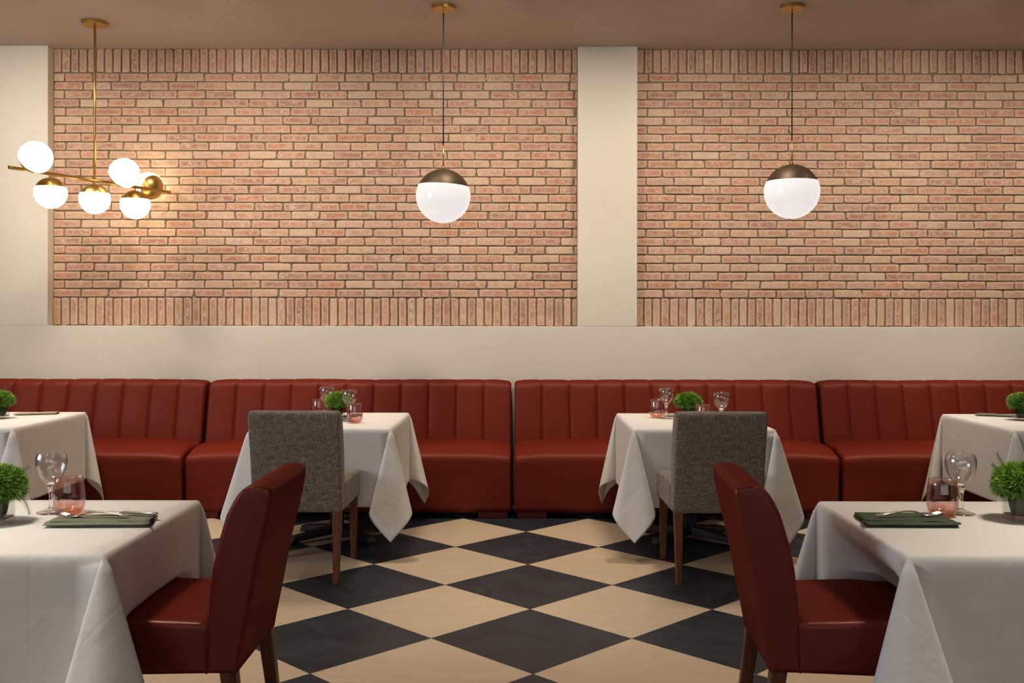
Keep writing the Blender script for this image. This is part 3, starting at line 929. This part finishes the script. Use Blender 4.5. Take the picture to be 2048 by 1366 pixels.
def planter(label, loc, rz=0, rf=.074, hf=.060, sprigs=(), seed=1, cnt=230):
    t = thing('potted_plant', label, 'plant', loc, rz, 'green posies in square glass vases'); t.scale = (K, K, K)
    a, H, th = .039, .088, .0035
    v = []
    def ring(h, z, rr):
        out = []
        for (sx, sy) in ((1, 1), (-1, 1), (-1, -1), (1, -1)):
            for k in range(4):
                an = {(1, 1): 0, (-1, 1): 90, (-1, -1): 180, (1, -1): 270}[(sx, sy)] + 30 * k
                out.append((sx * (h - rr) + rr * cos(R(an)), sy * (h - rr) + rr * sin(R(an)), z))
        return out
    rings = [ring(a - .002, 0, .004), ring(a, .002, .005), ring(a, H, .005), ring(a - th, H, .003), ring(a - th, .013, .003)]
    n = 16; f = []
    for i in range(4):
        for k in range(n): f.append([i*n + k, i*n + (k+1) % n, (i+1)*n + (k+1) % n, (i+1)*n + k])
    f.append(list(range(n))[::-1]); f.append([4*n + k for k in range(n)])
    V = [p for r_ in rings for p in r_]
    vs = mesh('vase', V, f, M_VASE, t, False)
    mb = MB(); mb.box(-a + .0045, a - .0045, -a + .0045, a - .0045, .0132, .018); mb.build('rust_base', M_RUST, t, smooth=False)
    mb = MB(); q = a - .0075
    prof = [(.62, .018), (.80, .026), (.92, .045), (1.0, .065), (1.0, .095)]
    vv = []
    for (k, z) in prof:
        for i in range(24):
            an = 2 * pi * i / 24; c_, s_ = cos(an), sin(an)
            m_ = (abs(c_) ** 4 + abs(s_) ** 4) ** -.25
            vv.append((c_ * m_ * q * k, s_ * m_ * q * k, z + (.002 * sin(an * 5) if z > .09 else 0)))
    ff = [[i*24 + k, i*24 + (k+1) % 24, (i+1)*24 + (k+1) % 24, (i+1)*24 + k] for i in range(len(prof) - 1) for k in range(24)]
    ff.append([k for k in range(24)][::-1]); ff.append([(len(prof)-1)*24 + k for k in range(24)])
    mb.add(vv, ff); mb.build('leaf_wrap', M_WRAP, t)
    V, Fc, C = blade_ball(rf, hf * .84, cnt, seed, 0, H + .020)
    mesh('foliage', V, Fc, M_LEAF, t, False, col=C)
    for s in sprigs:
        V, Fc, C = sprig(*s); mesh('fern_sprig', V, Fc, M_LEAF, t, False, col=C)
    return t

p_near = planter('green posy in a square glass vase at the left edge of the near left table', TP(-1.514, 2.90), 0, .080, .066,
        sprigs=[((.058, 0, .085), (.5, -.1, -.1), .075, 3, .13), ((.055, -.01, .14), (.9, -.1, .35), .055, 4, -.02)], seed=2, cnt=300)
planter('green posy in a square glass vase at the right edge of the near right table', TP(1.503, 2.962), 0, .078, .066,
        sprigs=[((-.045, 0, .15), (-.5, 0, .8), .055, 5, -.02), ((-.055, 0, .14), (-.9, 0, .4), .04, 6, -.05)], seed=5, cnt=300)
planter('green posy in a square glass vase, behind the left grey chair', TP(-1.062, 5.94), R(0), .070, .058, seed=7)
planter('green posy in a square glass vase, behind the right grey chair', TP(1.030, 5.95), R(8), .074, .056, seed=8)
planter('green posy in a glass vase on the table at the left edge, before the banquette', TP(-3.085, 5.96), 0, .072, .060,
        sprigs=[((.01, 0, .14), (.3, 0, .9), .05, 9, 0)], seed=9)
planter('green posy in a glass vase on the table at the right edge, before the banquette', TP(3.020, 5.95), 0, .074, .058, seed=10)

goblet('goblet', 'clear stemmed goblet on the near left table, behind the pink tumbler', TP(-1.425, 3.055))
goblet('goblet', 'clear stemmed goblet on the near right table, behind the pink tumbler', TP(1.368, 3.06))
goblet('goblet', 'clear stemmed goblet left of the plant, behind the left grey chair', TP(-1.155, 6.08))
goblet('goblet', 'clear stemmed goblet right of the plant, behind the left grey chair', TP(-.975, 5.82))
goblet('goblet', 'clear stemmed goblet left of the plant, beside the right grey chair', TP(.910, 6.02))
goblet('goblet', 'clear stemmed goblet right of the plant, rising behind the right grey chair', TP(1.168, 5.66))
tumbler('pink stemless tumbler on the near left table, by the napkin with fork and knife', TP(-1.361, 3.035))
tumbler('pink stemless tumbler on the near right table, behind the dark green napkin', TP(1.297, 3.025))
tumbler('pink stemless tumbler left of the plant, half hidden by the left grey chair', TP(-1.200, 6.06))
tumbler('pink stemless tumbler right of the plant, beside the left grey chair', TP(-.929, 5.74))
tumbler('pink stemless tumbler left of the goblet, beside the right grey chair', TP(.859, 6.07))
tumbler('pink stemless tumbler right of the plant, half hidden by the right grey chair', TP(1.075, 5.72))

def napkin(label, loc, rz, Ln, D, mat, flip=1, turn=0, layers=3, group='folded cloth napkins'):
    """folded napkin: a sheet wound into flat layers, open ends showing the folds; long axis = x"""
    t = thing('napkin', label, 'napkin', loc, rz, group); t.scale = (K, K, K)
    th = .0026
    # section in (y, z), thick line: lower leaf, roll at the front, upper leaf, second fold at the back
    path = [(-D * .42, .0016), (D * .30, .0016), (D * .47, .0030), (D * .50, .0062), (D * .44, .0090), (D * .1, .0088),
            (-D * .35, .0088), (-D * .46, .0100), (-D * .50, .0135), (-D * .46, .0172), (-D * .38, .0180), (-D * .26, .0150),
            (-D * .10, .0135), (D * .15, .0128), (D * .36, .0122)]
    P = [Vector((p[0], p[1] * .66)) for p in path]
    for _ in range(2):
        Q = [P[0]]
        for i in range(len(P) - 1): Q += [P[i].lerp(P[i+1], .25), P[i].lerp(P[i+1], .75)]
        P = Q + [P[-1]]
    n = len(P); nx = 14; V = []; Fc = []
    def nr(i):
        a = P[min(i + 1, n - 1)] - P[max(i - 1, 0)]; return Vector((-a.y, a.x)).normalized()
    prof = [P[i] + nr(i) * th / 2 for i in range(n)] + [P[i] - nr(i) * th / 2 for i in range(n - 1, -1, -1)]
    prof = [Vector((p.x, max(.0002, p.y))) for p in prof]
    m = len(prof)
    for k in range(nx + 1):
        u = k / nx; x = (u - .5) * Ln
        for i, p in enumerate(prof):
            sk = flip * .16 * (p.x / D) * Ln * .5 * (1 if (flip * (u - .5)) < 0 else .3) * abs(u - .5) * 2
            lift = .004 * noise.noise((u * 4, p.x * 20, loc[0] * 3)) * (p.y / .018)
            stg = .006 * sin(i * .55) * abs(u - .5) * 2
            V.append((x + sk + stg, p.x * (1 - .04 * (2 * u - 1) * flip), max(.0002, p.y + lift)))
    for k in range(nx):
        for i in range(m):
            j = (i + 1) % m
            Fc.append([k*m + j, k*m + i, (k+1)*m + i, (k+1)*m + j])
    Fc.append(list(range(m))); Fc.append([nx*m + i for i in range(m)][::-1])
    mesh('folded_cloth', V, Fc, mat, t, True)
    # second, looser leaf on top towards the back
    V = []; Fc = []; ny = 8
    for k in range(nx + 1):
        u = k / nx
        for j in range(ny + 1):
            w = j / ny
            V.append(((u - .5) * Ln * .985 + flip * .012 * (w - .5), -D * .30 + w * D * .80, .0140 - .0036 * abs(w - .12) * 1.2 + .0016 * noise.noise((u * 5, w * 4, loc[1]))))
    for k in range(nx):
        for j in range(ny):
            a = k * (ny + 1) + j; Fc.append([a, a + ny + 1, a + ny + 2, a + 1])
    o = mesh('top_leaf', V, Fc, mat, t, True)
    s = o.modifiers.new('thickness', 'SOLIDIFY'); s.thickness = .0022; s.offset = -1
    return t

def loft_strip(mb, st):
    """st: list of (x, z, halfwidth, thickness) -> closed rounded strip along x, width along y"""
    n = 8; base = []
    for (x, z, w, t) in st:
        for k in range(n):
            a = 2 * pi * k / n + pi / 8
            base.append((x, w * cos(a) * 1.08, z + t / 2 * sin(a)))
    f = []
    for i in range(len(st) - 1):
        for k in range(n): f.append((i*n + (k+1) % n, i*n + k, (i+1)*n + k, (i+1)*n + (k+1) % n))
    f += [tuple(range(n)), tuple((len(st)-1)*n + k for k in range(n))[::-1]]
    mb.add(base, f)

def fork(label, loc, rz):
    t = thing('fork', label, 'fork', loc, rz, 'steel forks'); t.scale = (K * 1.1, K * 1.1, K * 1.3)
    mb = MB()
    loft_strip(mb, [(-.095, .004, .004, .002), (-.092, .0045, .0085, .0026), (-.07, .0080, .0080, .0026), (-.035, .0115, .0050, .0032), (0, .0125, .0032, .0038),
                    (.020, .0100, .0030, .0038), (.036, .0045, .0050, .0030)])
    mb.build('handle', M_STEEL, t)
    mb = MB()
    loft_strip(mb, [(.034, .0050, .0045, .0028), (.042, .0032, .0095, .0020), (.052, .0022, .0118, .0018), (.060, .0024, .0120, .0018)])
    mb.build('neck', M_STEEL, t)
    for k in range(4):
        mb = MB(); y = (k - 1.5) * .0064
        mb.tube([(.058, y, .0026), (.072, y, .0042), (.084, y, .0075), (.096, y * .96, .0120)], [.0016, .0015, .0013, .0007], 6)
        mb.build('tine', M_STEEL, t)
    return t
def knife(label, loc, rz):
    t = thing('table_knife', label, 'knife', loc, rz); t.scale = (K * 1.05, K * 1.05, K * 1.3)
    mb = MB(); loft_strip(mb, [(-.105, .005, .003, .003), (-.10, .005, .0075, .0055), (-.06, .005, .0072, .0060), (-.01, .0055, .0060, .0065), (.0, .0055, .0045, .0060)])
    mb.build('handle', M_STEEL, t)
    mb = MB(); loft_strip(mb, [(-.001, .0055, .004, .0030), (.012, .0050, .0085, .0016), (.06, .0045, .0100, .0014), (.088, .0042, .0080, .0012), (.10, .0040, .0020, .0010)])
    mb.build('blade', M_STEEL, t)
    return t

napkin('sage grey folded napkin on the near left table, under fork and knife', TP(-1.205, 2.905), R(3), .285, .145, M_NAP_GREY, -1)
napkin('dark green folded napkin on the near right table, under a fork', TP(1.148, 2.937), R(-3), .258, .178, M_NAP_GREEN, 1)
fork('steel fork on the sage grey napkin, tines to the left', (-1.235 * K, 2.915 * K, ZT + .0146), R(176))
knife('steel table knife beside the fork on the sage grey napkin', (-1.165 * K, 2.955 * K, ZT + .0146), R(172))
fork('steel fork on the dark green napkin, tines to the right', (1.165 * K, 2.945 * K, ZT + .0146), R(8))
napkin('beige folded napkin on the table at the left edge, by the plant', TP(-2.99, 6.22), R(18), .235, .10, M_NAP_BEIGE, 1)
napkin('sage grey folded napkin on the table at the right edge, left of the plant', TP(3.00, 6.20), R(-28), .23, .10, M_NAP_GREY, 1)
napkin('beige folded napkin behind the goblet, beside the right grey chair', TP(1.00, 6.16), R(-14), .15, .09, M_NAP_BEIGE, 1)
napkin('sage grey folded napkin between goblet and tumbler, behind the left grey chair', TP(-1.005, 6.10), R(62), .13, .07, M_NAP_GREY, 1)
